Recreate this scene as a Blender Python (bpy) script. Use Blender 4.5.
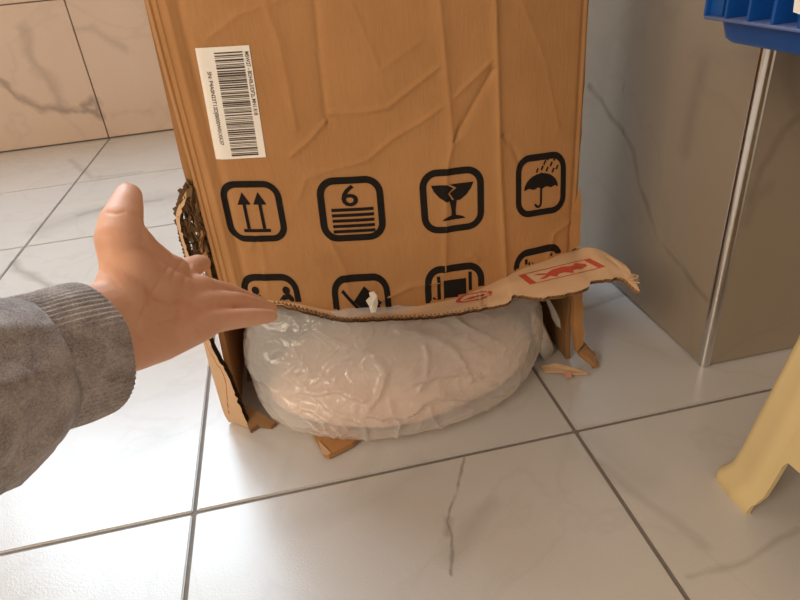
import bpy, bmesh, math, random
from mathutils import Vector, Matrix, noise
from mathutils.bvhtree import BVHTree

random.seed(7)
for _o in list(bpy.data.objects):
    bpy.data.objects.remove(_o)
SC = bpy.context.scene
COL = SC.collection

# ------------------------------------------------------------------ camera
T = 0.40                                     # floor tile pitch, metres
F = 614.3                                    # focal length in pixels of an 800 px wide frame
CAM = Vector((0.1536, -0.4558, 0.4678))
RX = Vector((0.9760, -0.2010, -0.0836))      # image right
RD = Vector((-0.1727, -0.4816, -0.8592))     # image down
RF = Vector((0.1324, 0.8530, -0.5048))       # view direction
cam_data = bpy.data.cameras.new('camera')
cam_data.sensor_fit = 'HORIZONTAL'
cam_data.sensor_width = 36.0
cam_data.lens = F * 36.0 / 800.0
cam_data.clip_start = 0.01
cam = bpy.data.objects.new('camera', cam_data)
COL.objects.link(cam)
cam.matrix_world = Matrix(((RX.x, -RD.x, -RF.x, CAM.x), (RX.y, -RD.y, -RF.y, CAM.y),
                           (RX.z, -RD.z, -RF.z, CAM.z), (0, 0, 0, 1)))
SC.camera = cam

# ------------------------------------------------------------------ light and exposure
SC.view_settings.view_transform = 'Standard'
SC.view_settings.look = 'None'
SC.view_settings.gamma = 1.0
SC.view_settings.use_curve_mapping = False
SC.view_settings.exposure = 0.5
world = bpy.data.worlds.new('room_air')
SC.world = world
world.use_nodes = True
bg = world.node_tree.nodes['Background']
bg.inputs['Color'].default_value = (1.0, 0.80, 0.62, 1)
bg.inputs['Strength'].default_value = 0.42
WINDOW_STRENGTH = 12.0
WINDOW_COLOUR = (0.70, 0.86, 1.0, 1)


def area_light(name, loc, target, size, size_y, power, colour):
    d = bpy.data.lights.new(name, 'AREA')
    d.shape = 'RECTANGLE'
    d.size, d.size_y, d.energy, d.color = size, size_y, power, colour
    o = bpy.data.objects.new(name, d)
    COL.objects.link(o)
    o.location = loc
    o.rotation_euler = (Vector(target) - Vector(loc)).to_track_quat('-Z', 'Y').to_euler()
    return o


area_light('room_window_light', (-1.9, -1.6, 1.8), (0.25, 0.1, 0.2), 1.2, 1.2, 30, (1.0, 0.82, 0.62))


# ------------------------------------------------------------------ pixel rays of the photograph
def ray(u, v):
    return RX * ((u - 400) / F) + RD * ((v - 300) / F) + RF


def on_y(u, v, y):
    d = ray(u, v)
    return CAM + d * ((y - CAM.y) / d.y)


def on_z(u, v, z=0.0):
    d = ray(u, v)
    return CAM + d * ((z - CAM.z) / d.z)


def on_x(u, v, x):
    d = ray(u, v)
    return CAM + d * ((x - CAM.x) / d.x)


def at(u, v, dist):
    return CAM + ray(u, v).normalized() * dist


# ------------------------------------------------------------------ object helpers
def tag(o, label=None, cat=None, group=None, kind=None):
    if label: o['label'] = label
    if cat: o['category'] = cat
    if group: o['group'] = group
    if kind: o['kind'] = kind
    return o


def link(o, parent=None):
    COL.objects.link(o)
    if parent is not None:
        o.parent = parent
        # mesh parents already stand at the world origin; Empties stand at their thing's base
        pw = Matrix.Translation(parent.location) if parent.type == 'EMPTY' else Matrix()
        o.matrix_parent_inverse = pw.inverted()
    return o


def empty(name, loc):
    o = bpy.data.objects.new(name, None)
    o.location = loc
    o.empty_display_size = 0.05
    COL.objects.link(o)
    return o


class MB:
    """collects vertices and faces in world space and builds one mesh object"""
    def __init__(self):
        self.v, self.f = [], []

    def add(self, verts, faces):
        b = len(self.v)
        self.v += [tuple(p) for p in verts]
        self.f += [tuple(b + i for i in q) for q in faces]

    def grid(self, rows, wrap=False, cap=False):
        b = len(self.v)
        n, m = len(rows), len(rows[0])
        for r in rows:
            self.v += [tuple(p) for p in r]
        mm = m if wrap else m - 1
        for i in range(n - 1):
            for j in range(mm):
                k = (j + 1) % m
                self.f.append((b + i * m + j, b + i * m + k, b + (i + 1) * m + k, b + (i + 1) * m + j))
        if cap:
            self.f.append(tuple(b + j for j in range(m))[::-1])
            self.f.append(tuple(b + (n - 1) * m + j for j in range(m)))

    def box(self, lo, hi):
        x0, y0, z0 = lo
        x1, y1, z1 = hi
        self.add([(x0, y0, z0), (x1, y0, z0), (x1, y1, z0), (x0, y1, z0), (x0, y0, z1), (x1, y0, z1), (x1, y1, z1), (x0, y1, z1)],
                 [(0, 3, 2, 1), (4, 5, 6, 7), (0, 1, 5, 4), (1, 2, 6, 5), (2, 3, 7, 6), (3, 0, 4, 7)])

    def build(self, name, mat, parent=None, smooth=False, bevel=0.0, sharp=None):
        me = bpy.data.meshes.new(name)
        me.from_pydata(self.v, [], self.f)
        me.validate()
        bm = bmesh.new()
        bm.from_mesh(me)
        bmesh.ops.remove_doubles(bm, verts=bm.verts, dist=1e-6)
        if bevel:
            bmesh.ops.bevel(bm, geom=list(bm.edges), offset=bevel, segments=2, affect='EDGES', profile=0.6)
        bmesh.ops.recalc_face_normals(bm, faces=bm.faces)
        bm.to_mesh(me)
        bm.free()
        if smooth:
            for p in me.polygons:
                p.use_smooth = True
        if sharp is not None and hasattr(me, 'set_sharp_from_angle'):
            me.set_sharp_from_angle(angle=math.radians(sharp))
        me.materials.append(mat)
        return link(bpy.data.objects.new(name, me), parent)


def lerp(a, b, t):
    return a + (b - a) * t


def spline(xs, ys, x):
    """smooth monotone-ish interpolation through control values"""
    if x <= xs[0]: return ys[0]
    if x >= xs[-1]: return ys[-1]
    for i in range(len(xs) - 1):
        if x <= xs[i + 1]:
            break
    h = xs[i + 1] - xs[i]
    t = (x - xs[i]) / h
    def slope(k):
        if k == 0: return (ys[1] - ys[0]) / (xs[1] - xs[0])
        if k == len(xs) - 1: return (ys[-1] - ys[-2]) / (xs[-1] - xs[-2])
        return (ys[k + 1] - ys[k - 1]) / (xs[k + 1] - xs[k - 1])
    m0, m1 = slope(i) * h, slope(i + 1) * h
    t2, t3 = t * t, t * t * t
    return (2*t3 - 3*t2 + 1)*ys[i] + (t3 - 2*t2 + t)*m0 + (-2*t3 + 3*t2)*ys[i+1] + (t3 - t2)*m1


def resample(pts, step):
    out = [Vector(pts[0])]
    for a, b in zip(pts[:-1], pts[1:]):
        a, b = Vector(a), Vector(b)
        n = max(1, int(round((b - a).length / step)))
        for k in range(1, n + 1):
            out.append(a.lerp(b, k / n))
    return out


# ------------------------------------------------------------------ materials
class NT:
    def __init__(self, name):
        self.m = bpy.data.materials.new(name)
        self.m.use_nodes = True
        self.t = self.m.node_tree
        self.bsdf = self.t.nodes['Principled BSDF']
        self.out = self.t.nodes['Material Output']

    def n(self, kind, **kw):
        x = self.t.nodes.new(kind)
        for k, v in kw.items():
            if k.startswith('i_'):
                x.inputs[k[2:].replace('_', ' ')].default_value = v
            else:
                setattr(x, k, v)
        return x

    def l(self, a, b):
        self.t.links.new(a, b)

    def math(self, op, a, b=None, clamp=False):
        x = self.n('ShaderNodeMath', operation=op, use_clamp=clamp)
        for i, q in enumerate((a, b)):
            if q is None: continue
            if isinstance(q, (int, float)): x.inputs[i].default_value = q
            else: self.l(q, x.inputs[i])
        return x.outputs[0]

    def vmath(self, op, a, b=None, scale=None):
        x = self.n('ShaderNodeVectorMath', operation=op)
        for i, q in enumerate((a, b)):
            if q is None: continue
            if isinstance(q, (tuple, list, Vector)): x.inputs[i].default_value = tuple(q)
            else: self.l(q, x.inputs[i])
        if scale is not None:
            if isinstance(scale, (int, float)): x.inputs['Scale'].default_value = scale
            else: self.l(scale, x.inputs['Scale'])
        return x.outputs['Value'] if op in ('DOT_PRODUCT', 'LENGTH', 'DISTANCE') else x.outputs['Vector']

    def ramp(self, fac, stops):
        r = self.n('ShaderNodeValToRGB')
        el = r.color_ramp.elements
        while len(el) < len(stops): el.new(0.5)
        for e, (p, c) in zip(el, stops):
            e.position = p
            e.color = (*c, 1) if len(c) == 3 else c
        self.l(fac, r.inputs['Fac'])
        return r.outputs['Color']

    def noise(self, vec, scale, detail=4.0, rough=0.55, dist=0.0):
        x = self.n('ShaderNodeTexNoise')
        x.inputs['Scale'].default_value = scale
        x.inputs['Detail'].default_value = detail
        x.inputs['Roughness'].default_value = rough
        x.inputs['Distortion'].default_value = dist
        if vec is not None: self.l(vec, x.inputs['Vector'])
        return x.outputs['Fac']

    def mix(self, fac, a, b):
        x = self.n('ShaderNodeMix', data_type='RGBA')
        for s, q in ((0, fac), (6, a), (7, b)):
            if isinstance(q, (int, float)): x.inputs[s].default_value = q
            elif isinstance(q, (tuple, list)): x.inputs[s].default_value = (*q, 1) if len(q) == 3 else q
            else: self.l(q, x.inputs[s])
        return x.outputs[2]

    def bump(self, h, strength, dist=0.001):
        b = self.n('ShaderNodeBump')
        b.inputs['Strength'].default_value = strength
        b.inputs['Distance'].default_value = dist
        self.l(h, b.inputs['Height'])
        self.l(b.outputs['Normal'], self.bsdf.inputs['Normal'])


def simple(name, c0, c1, scale=40.0, rough=0.7, bump=0.0, bscale=300.0, stretch=(1, 1, 1), metal=0.0, bdist=0.001, spec=None):
    t = NT(name)
    pos = t.n('ShaderNodeNewGeometry').outputs['Position']
    p = t.vmath('MULTIPLY', pos, stretch)
    t.l(t.mix(t.noise(p, scale, 5), c0, c1), t.bsdf.inputs['Base Color'])
    t.bsdf.inputs['Roughness'].default_value = rough
    t.bsdf.inputs['Metallic'].default_value = metal
    if spec is not None: t.bsdf.inputs['Specular IOR Level'].default_value = spec
    if bump: t.bump(t.noise(p, bscale, 3), bump, bdist)
    return t.m


def marble(name, base, base2, vein, lines, rough, bump=0.0, spec=0.5, wob=0.010, big=5.0, soft=0.25):
    """stone-look ceramic; lines = [(points, width, strength)] are single drawn veins of the glaze"""
    t = NT(name)
    pos = t.n('ShaderNodeNewGeometry').outputs['Position']
    nz = t.n('ShaderNodeTexNoise')
    nz.inputs['Scale'].default_value = 28.0
    nz.inputs['Detail'].default_value = 5.0
    t.l(pos, nz.inputs['Vector'])
    off = t.vmath('SCALE', t.vmath('SUBTRACT', nz.outputs['Color'], (0.5, 0.5, 0.5)), None, wob)
    p = t.vmath('ADD', pos, off)
    col = t.mix(t.noise(pos, big, 6, 0.6), base, base2)
    # faint cloudy veining all over
    d = t.n('ShaderNodeTexNoise')
    d.inputs['Scale'].default_value = 3.3
    d.inputs['Detail'].default_value = 7.0
    d.inputs['Distortion'].default_value = 1.2
    t.l(pos, d.inputs['Vector'])
    rid = t.math('ABSOLUTE', t.math('SUBTRACT', d.outputs['Fac'], 0.5))
    vm = t.ramp(rid, [(0.0, (soft, soft, soft)), (0.022, (0, 0, 0))])
    col = t.mix(vm, col, vein)
    thick = t.noise(pos, 22.0, 2)
    for pts, w, s in lines:
        best = None
        for a, b in zip(pts[:-1], pts[1:]):
            a, b = Vector(a), Vector(b)
            ab = b - a
            pa = t.vmath('SUBTRACT', p, a)
            k = t.math('DIVIDE', t.vmath('DOT_PRODUCT', pa, ab), ab.length_squared, clamp=True)
            q = t.vmath('SUBTRACT', pa, t.vmath('SCALE', ab, None, k))
            dd = t.vmath('LENGTH', q)
            best = dd if best is None else t.math('MINIMUM', best, dd)
        ww = t.math('MULTIPLY', t.math('ADD', thick, 0.1), w * 2.0)
        m = t.math('SUBTRACT', 1.0, t.math('DIVIDE', best, ww), clamp=True)
        m = t.math('MULTIPLY', m, s)
        col = t.mix(m, col, vein)
    t.l(col, t.bsdf.inputs['Base Color'])
    t.bsdf.inputs['Roughness'].default_value = rough
    t.bsdf.inputs['Specular IOR Level'].default_value = spec
    if bump:
        t.bump(t.noise(pos, 520.0, 2), bump, 0.0006)
    return t.m


def fl(*uv): return [on_z(u, v) for u, v in uv]
def wl(*uv): return [on_y(u, v, 1.646) for u, v in uv]
def pl(*uv): return [on_x(u, v, 0.585) for u, v in uv]
def pf(*uv): return [on_y(u, v, 0.054) for u, v in uv]


M = {}
M['floor_tile'] = marble('floor_tile', (0.57, 0.54, 0.51), (0.65, 0.625, 0.60), (0.24, 0.215, 0.19), [
    (fl((464, 458), (456, 492), (447, 520), (452, 540), (451, 575)), 0.0018, 0.8),
    (fl((448, 518), (447, 535)), 0.0055, 0.5),
    (fl((490, 505), (470, 530), (452, 560)), 0.012, 0.22),
    (fl((600, 462), (630, 490), (680, 525), (705, 545)), 0.006, 0.22),
    (fl((690, 577), (745, 562), (800, 528)), 0.004, 0.35),
    (fl((590, 440), (640, 480)), 0.03, 0.2),
    (fl((45, 228), (80, 215), (120, 205), (175, 196)), 0.05, 0.28),
    (fl((80, 215), (110, 206), (160, 200)), 0.014, 0.35),
    (fl((14, 262), (18, 270), (40, 280), (60, 292)), 0.012, 0.5),
    (fl((70, 160), (92, 178), (140, 172)), 0.012, 0.3),
    (fl((568, 290), (580, 310), (640, 290)), 0.006, 0.4),
    (fl((600, 300), (625, 292), (650, 280)), 0.012, 0.3),
    (fl((300, 520), (380, 500), (420, 470)), 0.02, 0.12),
    (fl((20, 430), (100, 470), (160, 440)), 0.02, 0.15)],
    0.22, bump=0.30, spec=0.5, soft=0.08)
M['wall_tile'] = marble('wall_tile', (0.64, 0.47, 0.36), (0.70, 0.55, 0.44), (0.30, 0.225, 0.18), [
    (wl((0, 80), (18, 97), (40, 108), (62, 110), (88, 112), (100, 115)), 0.014, 0.75),
    (wl((24, 28), (30, 55), (35, 66), (50, 80), (58, 96), (62, 108)), 0.022, 0.4),
    (wl((86, 107), (92, 99), (96, 101), (97, 112), (88, 110)), 0.014, 0.8),
    (wl((76, 30), (92, 28), (104, 36)), 0.014, 0.3),
    (wl((112, 40), (124, 48)), 0.02, 0.35),
    (wl((112, 116), (130, 110), (150, 112)), 0.012, 0.2)],
    0.35, spec=0.4, wob=0.03, soft=0.12)
M['pillar_tile'] = marble('pillar_tile', (0.32, 0.258, 0.192), (0.365, 0.297, 0.225), (0.16, 0.125, 0.10), [
    (pl((588, 88), (600, 100), (610, 118), (622, 132)), 0.006, 0.85),
    (pl((622, 132), (632, 150), (638, 185), (650, 218), (655, 236), (680, 268), (705, 300)), 0.005, 0.65),
    (pl((703, 62), (695, 90), (688, 125), (684, 150)), 0.012, 0.32),
    (pl((622, 83), (621, 97)), 0.0022, 0.8),
    (pf((800, 118), (785, 130), (765, 165), (750, 205)), 0.006, 0.45),
    (pf((770, 190), (758, 200), (748, 222)), 0.01, 0.3),
    (pf((795, 50), (790, 80), (800, 100)), 0.01, 0.3)],
    0.36, spec=0.22, soft=0.10)
M['grout'] = simple('grout', (0.17, 0.145, 0.125), (0.27, 0.24, 0.21), 90, 0.9, 0.4, 500)
M['plaster'] = simple('plaster', (0.62, 0.53, 0.44), (0.66, 0.57, 0.48), 8, 0.8)
M['chrome'] = simple('chrome', (0.60, 0.57, 0.54), (0.72, 0.70, 0.68), 20, 0.22, metal=1.0)
M['frame_white'] = simple('frame_white', (0.75, 0.75, 0.75), (0.8, 0.8, 0.8), 10, 0.4)


def card(name, a, b, streak=(1.0, 1.0, 0.12), rough=0.78, bump=0.35):
    t = NT(name)
    pos = t.n('ShaderNodeNewGeometry').outputs['Position']
    big = t.noise(pos, 14, 5, 0.6)
    fine = t.noise(t.vmath('MULTIPLY', pos, streak), 420, 3, 0.6)
    grain = t.noise(pos, 900, 2)
    f = t.math('ADD', t.math('MULTIPLY', big, 0.5), t.math('ADD', t.math('MULTIPLY', fine, 0.3), t.math('MULTIPLY', grain, 0.2)))
    t.l(t.ramp(f, [(0.3, a), (0.7, b)]), t.bsdf.inputs['Base Color'])
    t.bsdf.inputs['Roughness'].default_value = rough
    t.bsdf.inputs['Specular IOR Level'].default_value = 0.3
    t.bump(t.math('ADD', fine, big), bump, 0.0008)
    return t.m


M['card'] = card('cardboard', (0.385, 0.187, 0.066), (0.485, 0.245, 0.097))
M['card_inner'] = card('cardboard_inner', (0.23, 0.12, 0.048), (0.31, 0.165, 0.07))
M['card_pale'] = card('cardboard_pale', (0.56, 0.36, 0.20), (0.66, 0.44, 0.265))
M['flute'] = card('corrugation', (0.24, 0.125, 0.055), (0.42, 0.24, 0.12), bump=0.6)
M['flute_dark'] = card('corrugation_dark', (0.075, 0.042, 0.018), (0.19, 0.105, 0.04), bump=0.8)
M['ink'] = simple('black_ink', (0.010, 0.008, 0.007), (0.022, 0.017, 0.013), 150, 0.8, spec=0.12)
M['red_ink'] = simple('red_ink', (0.42, 0.045, 0.022), (0.52, 0.085, 0.045), 200, 0.7)
M['label_paper'] = simple('label_paper', (0.88, 0.83, 0.74), (0.92, 0.87, 0.78), 60, 0.45)
M['label_ink'] = simple('label_ink', (0.05, 0.03, 0.022), (0.08, 0.05, 0.04), 200, 0.5)
M['torn_paper'] = simple('torn_paper', (0.80, 0.72, 0.60), (0.9, 0.84, 0.74), 200, 0.8)

# ------------------------------------------------------------------ the setting
def make_tile_mesh(name, sx, sy, th, mat, bev=0.0012):
    bm = bmesh.new()
    bmesh.ops.create_cube(bm, size=1.0)
    for v in bm.verts:
        v.co = Vector((v.co.x * sx, v.co.y * sy, v.co.z * th))
    bmesh.ops.bevel(bm, geom=list(bm.edges), offset=bev, segments=2, affect='EDGES')
    me = bpy.data.meshes.new(name)
    bm.to_mesh(me)
    bm.free()
    me.materials.append(mat)
    return me


mb = MB()
mb.box((-2.4, -2.0, -0.05), (2.4, 1.70, -0.0022))
floor = mb.build('floor', M['grout'])
tag(floor, 'pale grey marble-look tiled floor with dark joints', 'floor', kind='structure')
tile_me = make_tile_mesh('floor_tile', T - 0.0042, T - 0.0042, 0.009, M['floor_tile'])
for i in range(-6, 6):
    for j in range(-5, 5):
        if j == 4:
            continue
        o = bpy.data.objects.new('floor_tile', tile_me)
        o.location = (T * (i + 0.5), T * (j + 0.5), -0.0045)
        link(o, floor)
cut_me = make_tile_mesh('floor_tile_cut', T - 0.0042, 0.042, 0.009, M['floor_tile'])
for i in range(-6, 6):
    o = bpy.data.objects.new('floor_tile', cut_me)
    o.location = (T * (i + 0.5), 4 * T + 0.0235, -0.0045)
    link(o, floor)

YW = 1.646
mb = MB()
mb.box((-2.4, YW + 0.006, -0.0022), (2.4, YW + 0.16, 1.20))
mb.box((-2.4, YW + 0.006, 1.20), (-1.35, YW + 0.16, 2.8))
mb.box((0.05, YW + 0.006, 1.20), (2.4, YW + 0.16, 2.8))
mb.box((-1.35, YW + 0.006, 2.50), (0.05, YW + 0.16, 2.8))
wall_back = mb.build('wall_back', M['grout'])
tag(wall_back, 'beige marble-look tiled wall behind the cardboard box', 'wall', kind='structure')
wt = make_tile_mesh('wall_tile', T - 0.0035, T - 0.0035, 0.009, M['wall_tile'])
for i in range(-6, 3):
    for k in range(0, 2):
        o = bpy.data.objects.new('wall_tile', wt)
        o.rotation_euler = (math.pi / 2, 0, 0)
        o.location = (T * (i + 0.5) - 0.002, YW + 0.0045, T * (k + 0.5) + 0.0018)
        link(o, wall_back)

win = empty('window_1', (-0.65, YW + 0.08, 1.20))
tag(win, 'daylit window with white frame high in the back wall', 'window', kind='structure')
pt = NT('daylight_pane')
em = pt.n('ShaderNodeEmission')
em.inputs['Color'].default_value = WINDOW_COLOUR
em.inputs['Strength'].default_value = WINDOW_STRENGTH
pt.l(em.outputs[0], pt.out.inputs['Surface'])
mb = MB(); mb.box((-1.31, YW + 0.075, 1.24), (0.01, YW + 0.081, 2.46)); mb.build('pane', pt.m, win)
mb = MB()
mb.box((-1.35, YW + 0.05, 1.20), (0.05, YW + 0.11, 1.24)); mb.box((-1.35, YW + 0.05, 2.46), (0.05, YW + 0.11, 2.50))
mb.box((-1.35, YW + 0.05, 1.24), (-1.31, YW + 0.11, 2.46)); mb.box((0.01, YW + 0.05, 1.24), (0.05, YW + 0.11, 2.46))
mb.build('window_frame', M['frame_white'], win)
mb = MB(); mb.box((-0.67, YW + 0.055, 1.24), (-0.63, YW + 0.105, 2.46)); mb.build('mullion', M['frame_white'], win)

# tiled pillar / partition on the right, with the metal corner trim
PX, PY = 0.587, 0.056
mb = MB()
mb.box((PX + 0.008, PY + 0.008, 0.0), (1.9, YW, 2.0))
wall_right = mb.build('wall_right', M['grout'])
tag(wall_right, 'grey-brown marble-look tiled pillar to the right of the box', 'wall', kind='structure')
rr = 0.0065
for k in range(0, 2):
    z0, z1 = 0.003 + k * 0.8, 0.8 * (k + 1)
    for n_, (a, b) in enumerate(((PY + rr, 0.85), (0.853, YW - 0.003))):
        mb = MB(); mb.box((PX, a, z0), (PX + 0.009, b, z1)); mb.build('wall_tile', M['pillar_tile'], wall_right, bevel=0.0008)
    mb = MB(); mb.box((PX + rr, PY, z0), (1.25, PY + 0.009, z1)); mb.build('wall_tile', M['pillar_tile'], wall_right, bevel=0.0008)
    mb = MB(); mb.box((1.253, PY, z0), (1.9, PY + 0.009, z1)); mb.build('wall_tile', M['pillar_tile'], wall_right, bevel=0.0008)
mb = MB()
prof = [(PX - 0.0006, PY + rr + 0.0025), (PX - 0.0014, PY + rr)]
for k in range(0, 11):
    a = math.pi + (math.pi / 2) * k / 10
    prof.append((PX + rr + (rr + 0.0014) * math.cos(a), PY + rr + (rr + 0.0014) * math.sin(a)))
prof += [(PX + rr, PY - 0.0014), (PX + rr + 0.0025, PY - 0.0006), (PX + rr + 0.0025, PY + rr + 0.0025)]
mb.grid([[(x, y, z) for x, y in prof] for z in (0.0005, 0.5, 1.0, 1.6)], wrap=True, cap=True)
tr = mb.build('trim_1', M['chrome'], smooth=True, sharp=35)
tag(tr, 'polished metal trim strip on the corner of the tiled pillar', 'trim', kind='structure')

# ------------------------------------------------------------------ the cardboard box
box = empty('cardboard_box', (0.25, 0.27, 0.0))
tag(box, 'torn brown cardboard box with black handling symbols and barcode label', 'box')
XL, XR = 0.0575, 0.4455
CREASE = []


def crease(pts, w, amp):
    q = [on_y(u, v, 0.11) for u, v in pts]
    for a, b in zip(q[:-1], q[1:]):
        w_ = w * 0.72
        g = 4 * w_
        CREASE.append((a.x, a.z, b.x, b.z, w_, amp * 0.9, min(a.x, b.x) - g, max(a.x, b.x) + g, min(a.z, b.z) - g, max(a.z, b.z) + g))


crease([(492, -60), (493, 0), (497, 100), (499, 170), (506, 290)], 0.0042, 0.0034)
crease([(437, -60), (438, 0), (446, 80), (452, 142), (446, 170), (444, 270)], 0.0055, 0.0026)
crease([(313, -60), (315, 0), (320, 60), (327, 120)], 0.005, -0.0022)
crease([(327, 120), (311, 140), (291, 158)], 0.0025, 0.0018)
crease([(328, 114), (362, 112), (387, 107), (402, 95), (438, 66)], 0.0028, 0.0018)
crease([(262, -20), (267, 10), (280, 45), (296, 130)], 0.006, 0.0020)
crease([(205, 42), (237, 16), (283, 0), (320, -30)], 0.003, 0.0014)
crease([(312, 176), (340, 168), (367, 160), (393, 138), (420, 122), (450, 100), (490, 60)], 0.0028, 0.0016)
crease([(452, 142), (470, 108), (492, 68)], 0.003, -0.0022)
crease([(497, 130), (512, 145), (520, 165)], 0.0025, -0.0018)
crease([(300, 200), (306, 180), (322, 176)], 0.0025, 0.0014)
crease([(250, 255), (256, 240), (262, 250), (268, 300)], 0.004, 0.0012)
crease([(330, 240), (345, 270), (350, 300)], 0.004, 0.0018)
crease([(380, 300), (410, 285), (440, 280)], 0.004, 0.0030)
crease([(540, 300), (555, 235), (575, 222)], 0.004, 0.0016)
crease([(470, 253), (476, 257)], 0.003, 0.0022)
crease([(350, 0), (380, 70), (420, 40)], 0.003, 0.0008)
crease([(520, 0), (545, 60), (560, 130)], 0.003, 0.0008)
VERT = [(0.0612, 0.0008, 0.0016), (0.0634, 0.0007, -0.0010), (0.0672, 0.0009, 0.0011), (0.0750, 0.0030, 0.0016), (0.0850, 0.0040, -0.0024), (0.4385, 0.0026, -0.0018)]


def face_y(x, z):
    x = min(XR, max(XL, x))
    y = spline([0.05, 0.10, 0.17, 0.25, 0.35, 0.46], [0.136, 0.125, 0.1155, 0.109, 0.106, 0.120], x)
    d = 0.0
    for x0, z0, x1, z1, w, a, bx0, bx1, bz0, bz1 in CREASE:
        if x < bx0 or x > bx1 or z < bz0 or z > bz1: continue
        dx, dz = x1 - x0, z1 - z0
        t = ((x - x0) * dx + (z - z0) * dz) / (dx * dx + dz * dz)
        t = min(1.0, max(0.0, t))
        r = math.hypot(x - x0 - t * dx, z - z0 - t * dz) / w
        if r < 4:
            e = a * math.exp(-r)
            if abs(e) > abs(d): d = e
    for xc, w, a in VERT:
        r = abs(x - xc) / w
        if r < 4: d += a * math.exp(-r * r)
    n_ = noise.noise(Vector((x * 9, z * 7, 0.3))) * 0.0035 + noise.noise(Vector((x * 30, z * 22, 4.3))) * 0.0008
    edge = 0.0
    if x < XL + 0.006: edge = ((XL + 0.006 - x) / 0.006) ** 2 * 0.006
    if x > XR - 0.005: edge = ((x - XR + 0.005) / 0.005) ** 2 * 0.005
    return y - d - n_ + edge


def on_face(u, v):
    y = 0.112
    for _ in range(6):
        p = on_y(u, v, y)
        y = face_y(p.x, p.z)
    return on_y(u, v, y)


HINGE_PX = [(236, 296), (278, 301), (300, 304), (322, 309), (345, 312), (372, 311), (400, 309), (428, 304), (456, 298), (482, 288),
            (500, 279.5), (513, 273), (530, 266), (545, 261), (562, 254), (576, 249)]
HINGE = [on_face(u, v) for u, v in HINGE_PX]
hx = [XL] + [p.x for p in HINGE]
hz = [HINGE[0].z + 0.004] + [p.z for p in HINGE]


def hinge_z(x):
    return spline(hx, hz, x)


TOPZ = 0.56
XS = [XL + 0.0006 * i for i in range(54)]
NC = 230
XS += [XS[-1] + (XR - XS[-1]) * (i + 1) / NC for i in range(NC)]
NX, NZ = len(XS) - 1, 250
TH = 0.0048
HZ = [hinge_z(x) for x in XS]
rows, rows_b = [], []
for j in range(NZ + 1):
    f_ = j / NZ
    r, rb = [], []
    for i in range(NX + 1):
        x = XS[i]
        z0 = HZ[i]
        z = z0 + (TOPZ - z0) * f_
        y = face_y(x, z)
        r.append((x, y, z))
        rb.append((x, y + TH, z))
    rows.append(r); rows_b.append(rb)
mb = MB()
mb.grid(rows)
front = mb.build('front_panel', M['card'], box, smooth=True)
mb = MB(); mb.grid([r[:50:10] + r[54::6] for r in rows_b[::6]])
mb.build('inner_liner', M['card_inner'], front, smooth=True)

# remaining walls of the box
def sheet(name, quad, th_vec, mat, parent, n=14, jag=None, bulge=0.0, seed=0.0):
    """quad = 4 corner points a,b (bottom) d,c (top); jag = edge noise on the a-d side"""
    a, b, c, d = [Vector(q) for q in quad]
    m = MB()
    r0, r1 = [], []
    nrm = Vector(th_vec).normalized()
    for j in range(n + 1):
        t = j / n
        p0, p1 = a.lerp(d, t), b.lerp(c, t)
        if jag:
            p0 = p0 + (p1 - p0).normalized() * (noise.noise(Vector((t * 19, seed, 1.7))) * jag)
        q0, q1 = [], []
        for i in range(n + 1):
            s = i / n
            p = p0.lerp(p1, s) + nrm * (bulge * math.sin(math.pi * s) + noise.noise(Vector((s * 3, t * 3, seed))) * 0.0015)
            q0.append(p); q1.append(p + Vector(th_vec))
        r0.append(q0); r1.append(q1)
    m.grid(r0); m.grid(r1)
    m.grid([[r[0] for r in r0], [r[0] for r in r1]]); m.grid([[r[-1] for r in r0], [r[-1] for r in r1]])
    m.grid([r0[0], r1[0]]); m.grid([r0[-1], r1[-1]])
    return m.build(name, mat, parent, smooth=True, sharp=50)


BY = 0.43
left = sheet('side_panel', [(0.038, 0.136, 0.0), (0.045, BY, 0.0), (0.056, BY, TOPZ), (0.0610, 0.150, TOPZ)], (0.006, 0, 0), M['card'], box, 24, 0.006, -0.003, 2.0)
right = sheet('side_panel', [(0.448, 0.118, 0.004), (0.452, BY, 0.0), (0.447, BY, TOPZ), (0.4445, 0.128, TOPZ)], (-0.006, 0, 0), M['card_inner'], box, 24, 0.004, -0.002, 5.0)  # same cardboard as the rest; darker colour paints in the shade inside the box
sheet('back_panel', [(0.045, BY, 0.0), (0.452, BY, 0.0), (0.447, BY, TOPZ), (0.054, BY, TOPZ)], (0, -0.006, 0), M['card'], box, 12, None, -0.002, 8.0)
sheet('top_flap', [(0.056, 0.14, TOPZ), (0.447, 0.128, TOPZ), (0.447, 0.278, TOPZ + 0.004), (0.056, 0.278, TOPZ + 0.004)], (0, 0, 0.005), M['card'], box, 8, None, 0, 3.0)
sheet('top_flap', [(0.056, 0.282, TOPZ + 0.004), (0.447, 0.282, TOPZ + 0.004), (0.447, BY, TOPZ), (0.056, BY, TOPZ)], (0, 0, 0.005), M['card'], box, 8, None, 0, 4.0)
sheet('bottom_flap', [(0.05, 0.20, 0.0), (0.44, 0.20, 0.0), (0.44, BY - 0.008, 0.0), (0.05, BY - 0.008, 0.0)], (0, 0, 0.004), M['card_inner'], box, 8, None, 0, 6.0)


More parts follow.
